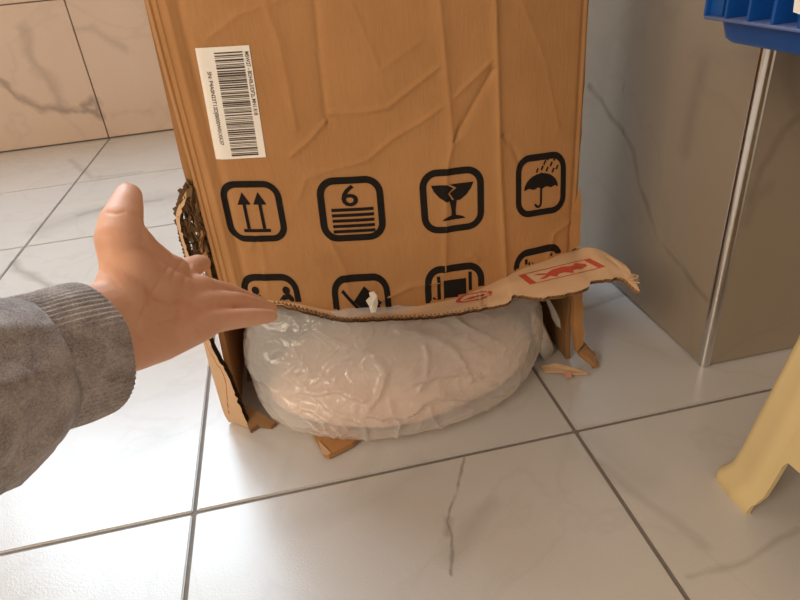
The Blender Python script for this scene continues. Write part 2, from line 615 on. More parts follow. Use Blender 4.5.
# corrugated torn edges: two liners and waves of fluting between them
def torn_edge(name, edge, normals, inward, th, mat, parent, period=0.0062, depth=0.012, walls=2, jag=0.0016, seed=0.0, lens=None):
    m = MB()
    pts = []
    acc = 0.0
    for k in range(len(edge) - 1):
        a, b = edge[k], edge[k + 1]
        L = (b - a).length
        n_ = max(1, int(L / 0.0008))
        for q in range(n_):
            t = q / n_
            pts.append((a.lerp(b, t), normals[k].lerp(normals[k + 1], t).normalized(), inward[k].lerp(inward[k + 1], t).normalized(), acc + L * t))
        acc += L
    h = th / walls
    for w in range(walls):
        r0, r1 = [], []
        for p, n_, i_, s in pts:
            o = (w + 0.5) * h + 0.46 * h * math.sin(2 * math.pi * s / (period * (1.0 if w == 0 else 0.78)) + w)
            jj = (noise.noise(Vector((s * 160, w * 3.1, seed))) + 0.3) * jag
            e = p + n_ * o + i_ * (0.0006 + jj)
            r0.append(e); r1.append(e + i_ * depth * (1.0 if lens is None else min(1.0, 0.6 * lens / depth)))
        m.grid([r0, r1])
    return m.build(name, mat, parent, smooth=True)


# front flap: the lower front panel folded out over the bag
E_PX = [(240, 298, .151), (278, 304, .148), (300, 309, .142), (322, 315, .134), (345, 319, .130), (372, 318.5, .127), (400, 317.5, .125), (428, 316, .125),
        (456, 313, .127), (482, 308, .130), (508, 303, .134), (514, 295, .139), (537, 297.5, .140), (563, 294.5, .144), (587, 287.5, .149), (592, 281, .151),
        (608, 279, .152), (622, 278, .151), (633, 287, .147), (640, 292, .145), (638, 286, .147)]
H_EXT = [(590, 247.5, .160), (603, 251, .160), (615, 258, .158), (624, 264, .156), (630, 270, .153)]
Hs = [p + Vector((0, 0.0005, 0.0)) for p in HINGE] + [on_z(u, v, z) for u, v, z in H_EXT]
Es = [on_z(u, v, z) for u, v, z in E_PX]


def dense(pts, k):
    out = []
    n_ = len(pts)
    idx = list(range(n_))
    for i in range(n_ - 1):
        for q in range(k):
            x = i + q / k
            out.append(Vector([spline(idx, [p[c] for p in pts], x) for c in range(3)]))
    out.append(Vector(pts[-1]))
    return out


DK = 12
Hd, Ed = dense(Hs, DK), dense(Es, DK)
for k, e in enumerate(Ed):
    inw = (Hd[k] - e)
    inw.normalize()
    Ed[k] = e + inw * (noise.noise(Vector((k * 0.33, 2.2, 0))) * 0.0022 + noise.noise(Vector((k * 1.3, 5.2, 0))) * 0.0012)
MV = 14
top_rows, bot_rows = [], []
for k in range(len(Hd)):
    h, e = Hd[k], Ed[k]
    d = e - h
    ctrl = h + d * 0.45 + Vector((0, 0, -0.004 if d.length < 0.04 else 0.004))
    top_rows.append([h * (1 - t) ** 2 + ctrl * 2 * t * (1 - t) + e * t * t + Vector((0, 0, noise.noise(Vector((k * 0.06, t * 2.5, 9.0))) * 0.0022 * math.sin(math.pi * t)))
                     for t in [q / MV for q in range(MV + 1)]])
FN = []
for k in range(len(Hd)):
    a, b = max(0, k - 1), min(len(Hd) - 1, k + 1)
    tang = Ed[b] - Ed[a]
    tang = tang if tang.length > 1e-6 else Vector((1, 0, 0))
    out_ = Ed[k] - Hd[k]
    out_ = out_ if out_.length > 1e-6 else Vector((0, -1, 0))
    nn = Vector((0, 0.25, -1)).normalized()
    FN.append(nn)
    bot_rows.append([p + nn * TH for p in top_rows[k]])
mb = MB(); mb.grid(top_rows)
flap = mb.build('torn_front_flap', M['card_pale'], box, smooth=True)  # continues the front panel; paler colour paints in the light from above
tag(flap, 'cardboard flap folded outwards with red print, toned paler as lit from above')
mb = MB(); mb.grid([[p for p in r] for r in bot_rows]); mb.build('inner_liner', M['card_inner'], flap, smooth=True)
inw = []
for k in range(len(Hd)):
    d = Hd[k] - Ed[k]
    inw.append(d.normalized() if d.length > 0.002 else Vector((-0.4, 0.9, 0)))
torn_edge('corrugated_edge', Ed[6:], FN[6:], inw[6:], TH, M['flute'], flap, period=0.0046, depth=0.004, jag=0.0012, seed=1.0)
# thin mid liner
mb = MB(); mb.grid([[Ed[k] + FN[k] * TH * 0.5 + inw[k] * 0.001 for k in range(6, len(Ed))], [Ed[k] + FN[k] * TH * 0.5 + inw[k] * 0.005 for k in range(6, len(Ed))]])
mb.build('middle_liner', M['card_pale'], flap, smooth=True)


_fv = [p for r in top_rows for p in r]
_m = MV + 1
FLAP_TREE = BVHTree.FromPolygons(_fv, [(i * _m + q, (i + 1) * _m + q, (i + 1) * _m + q + 1, i * _m + q + 1) for i in range(len(top_rows) - 1) for q in range(MV)])


def flap_point(u, v):
    """point on the flap's upper side that the pixel ray meets"""
    return FLAP_TREE.ray_cast(CAM, ray(u, v).normalized())[0]


# ------------------------------------------------------------------ printing on the box
def text_polys(body):
    cu = bpy.data.curves.new('t', 'FONT')
    cu.body = body
    cu.resolution_u = 3
    cu.offset = 0.012
    ob = bpy.data.objects.new('t', cu)
    COL.objects.link(ob)
    dg = bpy.context.evaluated_depsgraph_get()
    me = bpy.data.meshes.new_from_object(ob.evaluated_get(dg))
    vs = [(v.co.x, v.co.y) for v in me.vertices]
    fs = [[vs[i] for i in p.vertices] for p in me.polygons]
    bpy.data.objects.remove(ob)
    bpy.data.curves.remove(cu)
    bpy.data.meshes.remove(me)
    x0, x1 = min(v[0] for v in vs), max(v[0] for v in vs)
    y0, y1 = min(v[1] for v in vs), max(v[1] for v in vs)
    return [[((x - x0) / (x1 - x0), (y - y0) / (y1 - y0)) for x, y in f] for f in fs]


def place(polys, x0, y0, x1, y1):
    return [[(x0 + (x1 - x0) * x, y0 + (y1 - y0) * y) for x, y in f] for f in polys]


def ring(x0, y0, x1, y1, r, w, n=8):
    def loop(a0, b0, a1, b1, rad):
        out = []
        for cx, cy, st in ((a1 - rad, b1 - rad, 0), (a0 + rad, b1 - rad, 90), (a0 + rad, b0 + rad, 180), (a1 - rad, b0 + rad, 270)):
            for k in range(n + 1):
                a = math.radians(st + 90 * k / n)
                out.append((cx + rad * math.cos(a), cy + rad * math.sin(a)))
        return out
    o, i = loop(x0, y0, x1, y1, r), loop(x0 + w, y0 + w, x1 - w, y1 - w, max(0.01, r - w))
    m = len(o)
    return [[o[k], o[(k + 1) % m], i[(k + 1) % m], i[k]] for k in range(m)]


def bar(x0, y0, x1, y1, w):
    d = Vector((x1 - x0, y1 - y0)).normalized()
    n_ = Vector((-d.y, d.x)) * w / 2
    return [(x0 + n_.x, y0 + n_.y), (x0 - n_.x, y0 - n_.y), (x1 - n_.x, y1 - n_.y), (x1 + n_.x, y1 + n_.y)]


def disc(cx, cy, r, ry=None, n=14):
    ry = ry or r
    return [(cx + r * math.cos(2 * math.pi * k / n), cy + ry * math.sin(2 * math.pi * k / n)) for k in range(n)]


def arc_band(cx, cy, r, w, a0, a1, n=8):
    out = []
    for k in range(n):
        p, q = math.radians(lerp(a0, a1, k / n)), math.radians(lerp(a0, a1, (k + 1) / n))
        out.append([(cx + (r + w / 2) * math.cos(p), cy + (r + w / 2) * math.sin(p)), (cx + (r + w / 2) * math.cos(q), cy + (r + w / 2) * math.sin(q)),
                    (cx + (r - w / 2) * math.cos(q), cy + (r - w / 2) * math.sin(q)), (cx + (r - w / 2) * math.cos(p), cy + (r - w / 2) * math.sin(p))])
    return out


def printed(name, polys, mapper, mat, parent, maxlen=0.0035, keep=None):
    """flat print: polygons in symbol space, cut fine and laid on the sheet by mapper(x, y)"""
    bm = bmesh.new()
    for f in polys:
        vs = [bm.verts.new((x, y, 0)) for x, y in f]
        try: bm.faces.new(vs)
        except ValueError: pass
    bmesh.ops.triangulate(bm, faces=bm.faces)
    size = (mapper(1, 0) - mapper(0, 0)).length
    for _ in range(5):
        ed = [e for e in bm.edges if e.calc_length() * size > maxlen]
        if not ed: break
        bmesh.ops.subdivide_edges(bm, edges=ed, cuts=1)
        bmesh.ops.triangulate(bm, faces=[f for f in bm.faces if len(f.verts) > 3])
    for v in bm.verts:
        v.co = mapper(v.co.x, v.co.y)
    if keep:
        bad = [f for f in bm.faces if not all(keep(v.co) for v in f.verts)]
        bmesh.ops.delete(bm, geom=bad, context='FACES')
    me = bpy.data.meshes.new(name)
    bm.to_mesh(me)
    bm.free()
    me.materials.append(mat)
    return link(bpy.data.objects.new(name, me), parent)


def face_map(TL, TR, BL, BR, lift=0.0005):
    c = [on_face(*q) for q in (TL, TR, BL, BR)]
    c = [(p.x, p.z) for p in c]
    def f(x, y):
        X = lerp(lerp(c[2][0], c[3][0], x), lerp(c[0][0], c[1][0], x), y)
        Z = lerp(lerp(c[2][1], c[3][1], x), lerp(c[0][1], c[1][1], x), y)
        return Vector((X, face_y(X, Z) - lift, Z))
    return f


FR = ring(0, 0, 1, 1, 0.27, 0.105)
sym = {}
sym['up'] = FR + [bar(.36, .22, .36, .70, .055), bar(.62, .22, .62, .70, .055), [(.25, .62), (.47, .62), (.36, .82)], [(.51, .62), (.73, .62), (.62, .82)], bar(.27, .19, .72, .19, .055)]
sym['six'] = FR + place(text_polys('6'), .36, .55, .61, .88) + [bar(.19, y, .83, y, .05) for y in (.50, .415, .33, .245, .16)]
bowl = [(.18, .76), (.42, .755), (.52, .69), (.43, .62), (.50, .50), (.40, .49), (.30, .56), (.22, .66)]
bowl2 = [(.47, .755), (.84, .76), (.79, .66), (.72, .57), (.62, .50), (.53, .50), (.46, .62), (.57, .69)]
sym['glass'] = FR + [bowl, bowl2, [(.45, .51), (.57, .51), (.545, .36), (.545, .26), (.475, .26), (.475, .36)], [(.32, .20), (.37, .24), (.475, .27), (.545, .27), (.65, .24), (.70, .20)]]
um = [(.16, .44)] + [(.50 + .34 * math.cos(math.radians(a)), .44 + .25 * math.sin(math.radians(a))) for a in range(180, -1, -15)]
um = um[1:] + [(.78, .47), (.70, .44), (.61, .47), (.52, .44), (.44, .47), (.35, .44), (.25, .47)]
sym['umbrella'] = FR + [um, bar(.50, .70, .50, .20, .04)] + arc_band(.445, .205, .055, .04, 180, 360) + \
    [bar(x, y, x + .035, y + .065, .032) for x, y in ((.40, .71), (.50, .74), (.60, .71), (.72, .68), (.55, .82), (.68, .78), (.80, .72), (.62, .88), (.75, .86))]
sym['carry'] = FR + [disc(.24, .74, .065), disc(.77, .74, .065), [(.14, .42), (.14, .62), (.20, .69), (.29, .67), (.33, .58), (.30, .42)], [(.70, .42), (.68, .58), (.72, .67), (.82, .69), (.88, .62), (.88, .42)],
                     bar(.28, .66, .40, .54, .05), bar(.73, .66, .61, .54, .05), [(.36, .32), (.36, .55), (.65, .55), (.65, .32)], bar(.17, .45, .13, .12, .08), bar(.27, .45, .31, .12, .08), bar(.74, .45, .70, .12, .08), bar(.84, .45, .88, .12, .08)]
sym['tilt'] = FR + [[(.36, .60), (.56, .82), (.84, .56), (.62, .34)], bar(.18, .77, .58, .30, .055), bar(.58, .32, .80, .50, .05), disc(.60, .22, .085)]
sym['clamp'] = FR + [bar(.23, .20, .23, .84, .055), bar(.76, .20, .76, .86, .055), [(.31, .28), (.31, .77), (.69, .77), (.69, .28)], bar(.13, .52, .20, .46, .03), bar(.13, .40, .20, .46, .03), bar(.88, .52, .80, .46, .03), bar(.88, .40, .80, .46, .03)]
sym['clamp2'] = FR + [bar(.25, .20, .25, .85, .05), bar(.76, .20, .76, .86, .05), [(.36, .28), (.36, .78), (.66, .78), (.66, .28)], bar(.31, .60, .31, .80, .03)]
ICONS = [('up', (217, 180.5), (278.3, 180.5), (230.6, 241.5), (289.5, 241)), ('six', (314.5, 178), (381.6, 174.6), (322.6, 242.5), (387, 238.3)),
         ('glass', (418, 171.2), (483.5, 164.5), (422.6, 234.8), (484, 227.5)), ('umbrella', (515.5, 156), (565.7, 149.7), (515.5, 219), (565, 211)),
         ('carry', (238, 273.5), (296, 273.5), (251, 335), (308, 335)), ('tilt', (329.7, 275.5), (387.7, 272.2), (337, 340), (395, 336)),
         ('clamp', (423.5, 267), (484, 260.5), (427, 330), (484.5, 323)), ('clamp2', (513.5, 252), (562, 240.5), (514, 314), (562, 303))]
SYM_LABEL = {'up': 'two upward arrows', 'six': 'number 6 over stacked bars', 'glass': 'cracked glass', 'umbrella': 'umbrella under raindrops',
             'carry': 'two people carrying a load', 'tilt': 'tilted box on a hand truck', 'clamp': 'box held between clamps', 'clamp2': 'clamped box half hidden by flap'}
for key, *c in ICONS:
    o = printed('handling_symbol', sym[key], face_map(*c), M['ink'], front, 0.004, keep=lambda p: p.z > hinge_z(p.x) + 0.001)
    tag(o, 'black symbol of ' + SYM_LABEL[key])

lab = ((195, 48), (249, 45), (216, 159), (266, 157))
lm = face_map(*lab, lift=0.0006)
label = printed('barcode_label', [[(0, 0), (1, 0), (1, 1), (0, 1)]], lm, M['label_paper'], box, 0.004)
tag(label, 'cream sticker with barcode')
lm2 = face_map(*lab, lift=0.0009)
rb = random.Random(11)
bars = []
y = 0.955
while y > 0.03:
    w = rb.choice((0.005, 0.005, 0.008, 0.011, 0.015))
    bars.append([(.33, y - w), (.86, y - w), (.86, y), (.33, y)])
    y -= w + rb.choice((0.005, 0.007, 0.010, 0.013))
printed('barcode', bars, lm2, M['label_ink'], label, 0.006)


def down_text(s, xc, h, y0, y1):
    return [[(xc + (yy - 0.5) * h, y0 + (y1 - y0) * xx) for xx, yy in f] for f in text_polys(s)]


printed('serial_text', down_text('SN: P4A0N23T12DJB000W01XK37', .17, .095, .80, .14), lm2, M['label_ink'], label, 0.006)
printed('model_text', down_text('M5W27 - BDH0L3/DF2L.MN1.R18', .935, .075, .95, .40), lm2, M['label_ink'], label, 0.006)


# red print on the flap
def flap_map(A, B, C_, D):
    cache = {}
    def f(x, y):
        u = lerp(lerp(A[0], B[0], x), lerp(D[0], C_[0], x), y)
        v = lerp(lerp(A[1], B[1], x), lerp(D[1], C_[1], x), y)
        k = (round(u, 2), round(v, 2))
        if k not in cache:
            p = flap_point(u, v)
            cache[k] = (p if p is not None else on_z(u, v, 0.15)) + Vector((0, -0.0001, 0.0005))
        return cache[k]
    return f


beast = [[(.26, .34), (.34, .62), (.44, .80), (.58, .84), (.70, .70), (.72, .40), (.63, .34), (.60, .12), (.52, .34), (.44, .34), (.38, .14), (.33, .34)], [(.66, .66), (.78, .86), (.86, .62), (.84, .42), (.74, .30), (.66, .40)],
         bar(.34, .5, .20, .72, .08), bar(.20, .24, .32, .42, .09)]
red1 = ring(0, 0, 1, 1, .12, .05, 4) + [[(0.0, 0.02), (.09, 0.02), (.09, .98), (.0, .98)], [(.91, .02), (1.0, .02), (1.0, .98), (.91, .98)]] + beast
o = printed('red_print', red1, flap_map((530, 285), (606, 267), (589, 258.5), (518, 275.5)), M['red_ink'], flap, 0.006)
o['label'] = 'red framed printed emblem'
red2 = ring(0, 0, 1, 1, .4, .13, 6) + [[(.2, .35), (.45, .6), (.6, .4), (.45, .25)], bar(.55, .55, .8, .5, .15)]
o = printed('red_print', red2, flap_map((453, 305), (491, 297.5), (493, 289.5), (460, 295.5)), M['red_ink'], flap, 0.006)

# white peeled paper standing on the flap edge
mb = MB()
base = on_z(372, 314, 0.131)
sh = [(366, 301), (370, 297), (369, 293), (374, 292), (377, 296), (378, 303), (376, 312), (371, 313), (369, 306)]
c0 = on_y(372, 303, base.y)
p = [on_y(u, v, base.y + 0.002 * math.sin(u * 1.3)) for u, v in sh]
q = [a + Vector((0.0003, 0.0012, 0.0002)) for a in p]
mb.add(p + [c0 + Vector((0, -0.003, 0))], [(k, (k + 1) % 9, 9) for k in range(9)])
mb.add(q + [c0 + Vector((0, 0.001, 0))], [((k + 1) % 9, k, 9) for k in range(9)])
mb.add(p + q, [(k, (k + 1) % 9, 9 + (k + 1) % 9, 9 + k) for k in range(9)])
tag(mb.build('paper_shred', M['torn_paper'], box), 'white peeled paper shred')

# torn strip of the front panel left standing at the lower left corner
outer = [(187, 189, .142), (176, 214, .140), (180, 236, .138), (188, 266, .136), (198, 318, .132), (206, 353, .130), (216, 388, .128), (224, 414, .126), (232, 426, .1255)]
torn = [(189, 192, .141), (180, 218, .137), (184, 240, .135), (192, 268, .132), (203, 320, .126), (213, 350, .119), (228, 376, .114), (238, 402, .110), (250, 430, .1075)]
O_ = dense([on_y(u, v, y_) for u, v, y_ in outer], 8)
T_ = dense([on_y(u, v, y_) for u, v, y_ in torn], 8)
for L_ in (O_, T_):
    for k, p_ in enumerate(L_):
        if p_.z < 0.001: p_.z = 0.001
T_ = [p_ + Vector((noise.noise(Vector((k * 0.9, 0, 3))) * 0.0022, 0, 0)) for k, p_ in enumerate(T_)]
mb = MB(); mb.grid([[a.lerp(b, t) for t in (0, .2, .4, .6, .8, 1)] for a, b in zip(O_, T_)])
strip = mb.build('corner_strip', M['card_pale'], box, smooth=True)
tag(strip, 'pale torn strip of cardboard at the lower left corner')
nrm_s = [Vector((0.55, 0.83, 0.0)).normalized() for _ in T_]
inw_s = [(a - b).normalized() for a, b in zip(O_, T_)]
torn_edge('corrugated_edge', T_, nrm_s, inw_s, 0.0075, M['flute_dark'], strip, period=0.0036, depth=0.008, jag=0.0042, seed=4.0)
mb = MB(); mb.grid([[a + Vector((0.003, 0.0065, 0)) for a in O_], [b + n_ * 0.0075 + i_ * 0.002 for b, n_, i_ in zip(T_, nrm_s, inw_s)]])
mb.build('inner_liner', M['card_inner'], strip, smooth=True)
# red line print on that strip
rl = [a.lerp(b, f_) + Vector((0.0002, -0.0006, 0)) for a, b, f_ in zip(O_[34:58], T_[34:58], [0.25 + 0.5 * math.sin(k / 24 * math.pi) ** 2 for k in range(24)])]
mb = MB(); mb.grid([rl, [p_ + Vector((0.0016, -0.0003, 0)) for p_ in rl]]); mb.build('red_print', M['red_ink'], strip)
# shaggy torn fluting between strip and face
rs = random.Random(5)
mb = MB()
for k in range(150):
    t = rs.random()
    a = O_[int(t * 34)].lerp(T_[int(t * 34)], 0.8)
    px_ = lerp(a.x, 0.0605, rs.random())
    c = Vector((px_, 0.139 + rs.random() * 0.012, a.z + rs.uniform(-.004, .004)))
    if c.z < 0.13: continue
    w, h = rs.uniform(.002, .006), rs.uniform(.003, .010)
    ax = Vector((rs.uniform(-1, 1), rs.uniform(-.8, .4), rs.uniform(-.6, .6))).normalized() * w
    bx_ = Vector((rs.uniform(-.5, .5), rs.uniform(-.5, .5), 1)).normalized() * h
    n_ = ax.cross(bx_).normalized() * 0.0008
    v8 = [c - ax - bx_, c + ax - bx_, c + ax * rs.uniform(.3, 1) + bx_, c - ax * rs.uniform(.3, 1) + bx_]
    v8 = v8 + [q_ + n_ for q_ in v8]
    mb.add(v8, [(0, 1, 2, 3), (7, 6, 5, 4), (0, 4, 5, 1), (1, 5, 6, 2), (2, 6, 7, 3), (3, 7, 4, 0)])
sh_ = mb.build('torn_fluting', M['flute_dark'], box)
tag(sh_, 'dark ragged torn cardboard core', kind='stuff')

# little bottom flap lying on the floor at the lower left
def slab(name, top_pts, down, mat, parent=None, smooth=False, label=None):
    n_ = len(top_pts)
    m = MB()
    c = sum((Vector(p_) for p_ in top_pts), Vector()) / n_
    lo = [Vector(p_) + Vector(down) for p_ in top_pts]
    m.add(list(top_pts) + [c], [(k, (k + 1) % n_, n_) for k in range(n_)])
    m.add(lo + [c + Vector(down)], [((k + 1) % n_, k, n_) for k in range(n_)])
    m.add(list(top_pts) + lo, [(k, (k + 1) % n_, n_ + (k + 1) % n_, n_ + k) for k in range(n_)])
    o_ = m.build(name, mat, parent, smooth)
    if label: tag(o_, label)
    return o_


slab('bottom_flap', [on_z(u, v, z_) for u, v, z_ in ((240, 404, .018), (252, 408, .014), (276, 422, .006), (271, 426, .005), (258, 424, .007), (250, 430, .006), (245, 419, .010))], (0, 0, -0.005), M['card_inner'], box)

# right side: torn lower end of the side panel, pale cut edge and curled tab
edge = [(572.5, 290, .110), (583, 290, .110), (582, 300, .109), (584, 309, .108), (582.5, 320, .108), (584.5, 333, .107), (583, 345, .107), (577, 352, .106), (575.5, 338, .107), (573.5, 326, .108), (574.5, 310, .109)]
slab('torn_side_edge', [on_y(u, v, y_) for u, v, y_ in edge], (-0.001, 0.007, 0.0), M['card'], box)
tabp = [(577, 347), (585, 342), (592, 352), (597, 360), (600, 366), (596, 368), (588, 362), (580, 356)]
tz = [.020, .021, .016, .010, .003, .003, .008, .014]
slab('torn_tab', [on_z(u, v, z_) for (u, v), z_ in zip(tabp, tz)], (0.0, 0.004, -0.002), M['card'], box)
tp = [on_z(u, v, z_) for (u, v), z_ in zip(((585, 342), (590, 347), (596, 352), (598, 362)), (.026, .022, .017, .008))]
torn_edge('corrugated_edge', tp, [Vector((-.4, -.8, -.2)).normalized()] * 4, [Vector((-.5, .2, -.6)).normalized()] * 4, 0.006, M['flute'], box, period=.004, depth=.008, seed=9.0)
# ragged paper on the right edge of the front panel
rg = [(573, 214), (577, 200), (580, 189), (581.5, 205), (580.5, 225), (580, 246), (571, 250), (570, 232)]
slab('torn_paper_edge', [on_y(u, v, .1155) for u, v in rg], (0.0, 0.003, 0), M['card'], box)
# frayed tuft on the flap's corner
mb = MB()
for k in range(16):
    u, v = rs.uniform(616, 637), 0
    v = 268 + (u - 616) * 0.7 + rs.uniform(-4, 6)
    a = on_z(u, v, .151)
    d = Vector((rs.uniform(.1, 1), rs.uniform(-1, .2), rs.uniform(-.2, .7))).normalized() * rs.uniform(.003, .008)
    s_ = d.cross(Vector((0, 0, 1))).normalized() * 0.0011
    up = Vector((0, 0, 0.0009))
    mb.add([a - s_, a + s_, a + d + s_ * .3, a + d - s_ * .3, a - s_ + up, a + s_ + up, a + d + s_ * .3 + up, a + d - s_ * .3 + up],
           [(0, 3, 2, 1), (4, 5, 6, 7), (0, 1, 5, 4), (1, 2, 6, 5), (2, 3, 7, 6), (3, 0, 4, 7)])
mb.build('frayed_fibres', M['card_pale'], flap)

# ------------------------------------------------------------------ plastic bag, bundle and foam
tb = NT('clear_film')
pos = tb.n('ShaderNodeNewGeometry').outputs['Position']
w1 = tb.noise(tb.vmath('MULTIPLY', pos, (1, 1, 1.6)), 13, 3, 0.5, 1.6)
rdg = tb.math('ABSOLUTE', tb.math('SUBTRACT', w1, 0.5))
w2 = tb.noise(tb.vmath('MULTIPLY', pos, (1.8, 1, 0.8)), 27, 3, 0.5, 1.6)
rd2 = tb.math('ABSOLUTE', tb.math('SUBTRACT', w2, 0.5))
l1 = tb.math('POWER', tb.math('SUBTRACT', 1.0, tb.math('MULTIPLY', rdg, 7.0), clamp=True), 2.0)
l2 = tb.math('POWER', tb.math('SUBTRACT', 1.0, tb.math('MULTIPLY', rd2, 8.0), clamp=True), 2.0)
hh = tb.math('ADD', tb.math('MULTIPLY', l1, 1.0), tb.math('MULTIPLY', l2, 0.35))
tb.bump(hh, 0.45, 0.0022)
tb.bsdf.inputs['Coat Weight'].default_value = 1.0
tb.bsdf.inputs['Coat Roughness'].default_value = 0.13
tr_col = (1.0, 0.95, 0.90, 1)
tb.bsdf.inputs['Base Color'].default_value = (0.90, 0.87, 0.83, 1)
tb.bsdf.inputs['Roughness'].default_value = 0.17
tb.bsdf.inputs['Specular IOR Level'].default_value = 0.9
tr_ = tb.n('ShaderNodeBsdfTransparent')
tr_.inputs['Color'].default_value = tr_col
tl_ = tb.n('ShaderNodeBsdfTranslucent')
tl_.inputs['Color'].default_value = (0.90, 0.85, 0.80, 1)
m1 = tb.n('ShaderNodeMixShader'); m1.inputs[0].default_value = 0.25
tb.l(tb.bsdf.outputs[0], m1.inputs[1]); tb.l(tl_.outputs[0], m1.inputs[2])
m2 = tb.n('ShaderNodeMixShader')
lw = tb.n('ShaderNodeLayerWeight'); lw.inputs['Blend'].default_value = 0.35
fac = tb.math('ADD', tb.math('MULTIPLY', lw.outputs['Facing'], 0.40), 0.46, clamp=True)
tb.l(fac, m2.inputs[0]); tb.l(tr_.outputs[0], m2.inputs[1]); tb.l(m1.outputs[0], m2.inputs[2])
tb.l(m2.outputs[0], tb.out.inputs['Surface'])
M['film'] = tb.m
M['bundle'] = simple('bundle_cloth', (0.88, 0.63, 0.50), (0.94, 0.76, 0.65), 25, 0.8, 0.5, 60, bdist=0.004)
M['foam'] = simple('white_foam', (0.78, 0.74, 0.68), (0.86, 0.82, 0.77), 60, 0.7, 0.5, 160, bdist=0.002)


def ridges(p_, seed, f, stretch, sharp):
    q_ = Vector((p_.x * stretch[0], p_.y * stretch[1], p_.z * stretch[2])) * f
    w = noise.noise(q_ * 0.45 + Vector((seed, 7.1, 2.2))) * 1.1
    v = abs(noise.noise(q_ + Vector((w, w * 0.7, seed - w))))
    return max(0.0, 1.0 - v * 2.6) ** sharp


BAG_CREASES = [
    ([(259, 325), (278, 340), (297, 353), (307, 372)], 3.0, 1.0), ([(255, 377), (283, 401), (318, 425), (337, 433)], 3.0, 1.0), ([(289, 396), (310, 393), (342, 390), (365, 398)], 4.0, 1.2),
    ([(342, 412), (348, 428)], 2.5, 0.8), ([(358, 406), (368, 438)], 2.5, 1.0), ([(368, 409), (390, 422)], 3.0, 0.9), ([(376, 356), (387, 369), (379, 393), (368, 412)], 3.5, 1.2),
    ([(448, 315), (473, 332), (499, 344), (519, 361)], 2.6, 1.2), ([(505, 358), (544, 356)], 2.2, 0.9), ([(490, 372), (519, 368), (544, 362)], 2.2, 0.9), ([(486, 383), (520, 377), (541, 371)], 2.2, 0.9),
    ([(479, 394), (505, 390), (527, 383)], 2.4, 1.0), ([(380, 415), (403, 415), (417, 403), (437, 396), (465, 398), (499, 392)], 3.2, 1.3), ([(521, 318), (523, 340), (519, 366)], 3.0, 1.2),
    ([(536, 301), (527, 324), (521, 347)], 3.0, 1.0), ([(400, 330), (430, 335), (455, 352), (470, 380)], 4.5, 0.8), ([(320, 330), (350, 345), (372, 350)], 4.5, 0.7), ([(410, 380), (440, 372), (480, 375)], 4.0, 1.0),
    ([(265, 355), (290, 380), (330, 405), (360, 420)], 3.0, 0.9), ([(245, 360), (262, 385), (290, 408)], 3.0, 0.8), ([(425, 345), (428, 365), (420, 390)], 3.0, 0.8), ([(300, 405), (330, 418), (345, 436)], 2.6, 0.8),
    ([(392, 400), (400, 425), (396, 438)], 2.4, 0.9), ([(430, 410), (440, 428)], 2.4, 0.8), ([(455, 405), (490, 408), (510, 400)], 2.4, 0.8)]


def bag_crease(p_):
    c = p_ - CAM
    zc = c.dot(RF)
    u, v = 400 + F * c.dot(RX) / zc, 300 + F * c.dot(RD) / zc
    u += 3.5 * noise.noise(Vector((u * .05, v * .05, 1.0)))
    v += 3.5 * noise.noise(Vector((u * .05, v * .05, 5.0)))
    best = 0.0
    for pts, w, amp in BAG_CREASES:
        for (x0, y0), (x1, y1) in zip(pts[:-1], pts[1:]):
            dx, dy = x1 - x0, y1 - y0
            t = max(0.0, min(1.0, ((u - x0) * dx + (v - y0) * dy) / (dx * dx + dy * dy)))
            r = math.hypot(u - x0 - t * dx, v - y0 - t * dy) / w
            if r < 4: best = max(best, amp * math.exp(-r * 1.4))
    return best


def loft(levels, ns, wr, seed, nsub=4, creased=False):
    """levels: (z, cx, a, cy, front, back, power)"""
    rows_ = []
    n_ = len(levels)
    idx = list(range(n_))
    for j in range((n_ - 1) * nsub + 1):
        q_ = j / nsub
        z, cx, a, cy, bf, bb, pw = [spline(idx, [l[c] for l in levels], q_) for c in range(7)]
        r = []
        for i in range(ns):
            th = 2 * math.pi * i / ns
            c, s = math.cos(th), math.sin(th)
            e = 2.0 / pw
            X = a * math.copysign(abs(c) ** e, c)
            Y = math.copysign(abs(s) ** e, s)
            Y = Y * (bb if s > 0 else bf)
            p_ = Vector((cx + X, cy + Y, z))
            out_ = Vector((X, Y, 0))
            out_ = out_.normalized() if out_.length > 1e-9 else Vector((0, 0, 1))
            if s > 0.5:
                r.append(p_)
                continue
            d_ = 1.1 * noise.noise(Vector((p_.x * 13, p_.y * 13, p_.z * 20 + seed)))
            d_ += 0.35 * ridges(p_, seed, 14, (1.0, 1.0, 2.2), 4)
            d_ += 0.28 * ridges(p_, seed + 9, 48, (0.9, 1.0, 1.6), 3)
            if creased and s < 0.2:
                vw = (CAM - p_).normalized()
                d_ += 1.3 * bag_crease(p_) * max(0.0, min(1.0, (out_.dot(vw) - 0.12) * 3.0))
            k_ = min(1.0, z / 0.02)
            r.append(p_ + out_ * (wr * (d_ - 0.2) * (0.3 + 0.7 * k_)))
        rows_.append(r)
    return rows_


bag = empty('plastic_bag', (0.24, 0.15, 0.004))
tag(bag, 'crumpled translucent plastic bag bulging out of the torn box opening', 'plastic bag')
mb = MB()
mb.grid(loft([(0.0045, .235, .140, .15, .096, .15, 2.0), (0.008, .236, .164, .148, .113, .17, 1.9), (0.022, .238, .174, .148, .115, .18, 1.9), (0.045, .240, .177, .150, .102, .18, 2.0),
               (0.075, .241, .176, .153, .080, .18, 2.2), (0.105, .240, .170, .156, .062, .18, 2.4), (0.128, .238, .162, .160, .052, .17, 2.4), (0.141, .236, .120, .18, .040, .12, 2.2), (0.143, .236, .02, .19, .01, .02, 2.0)],
              620, 0.0058, 3.0, 16, True), wrap=True, cap=True)
mb.build('film_skin', M['film'], bag, smooth=True)
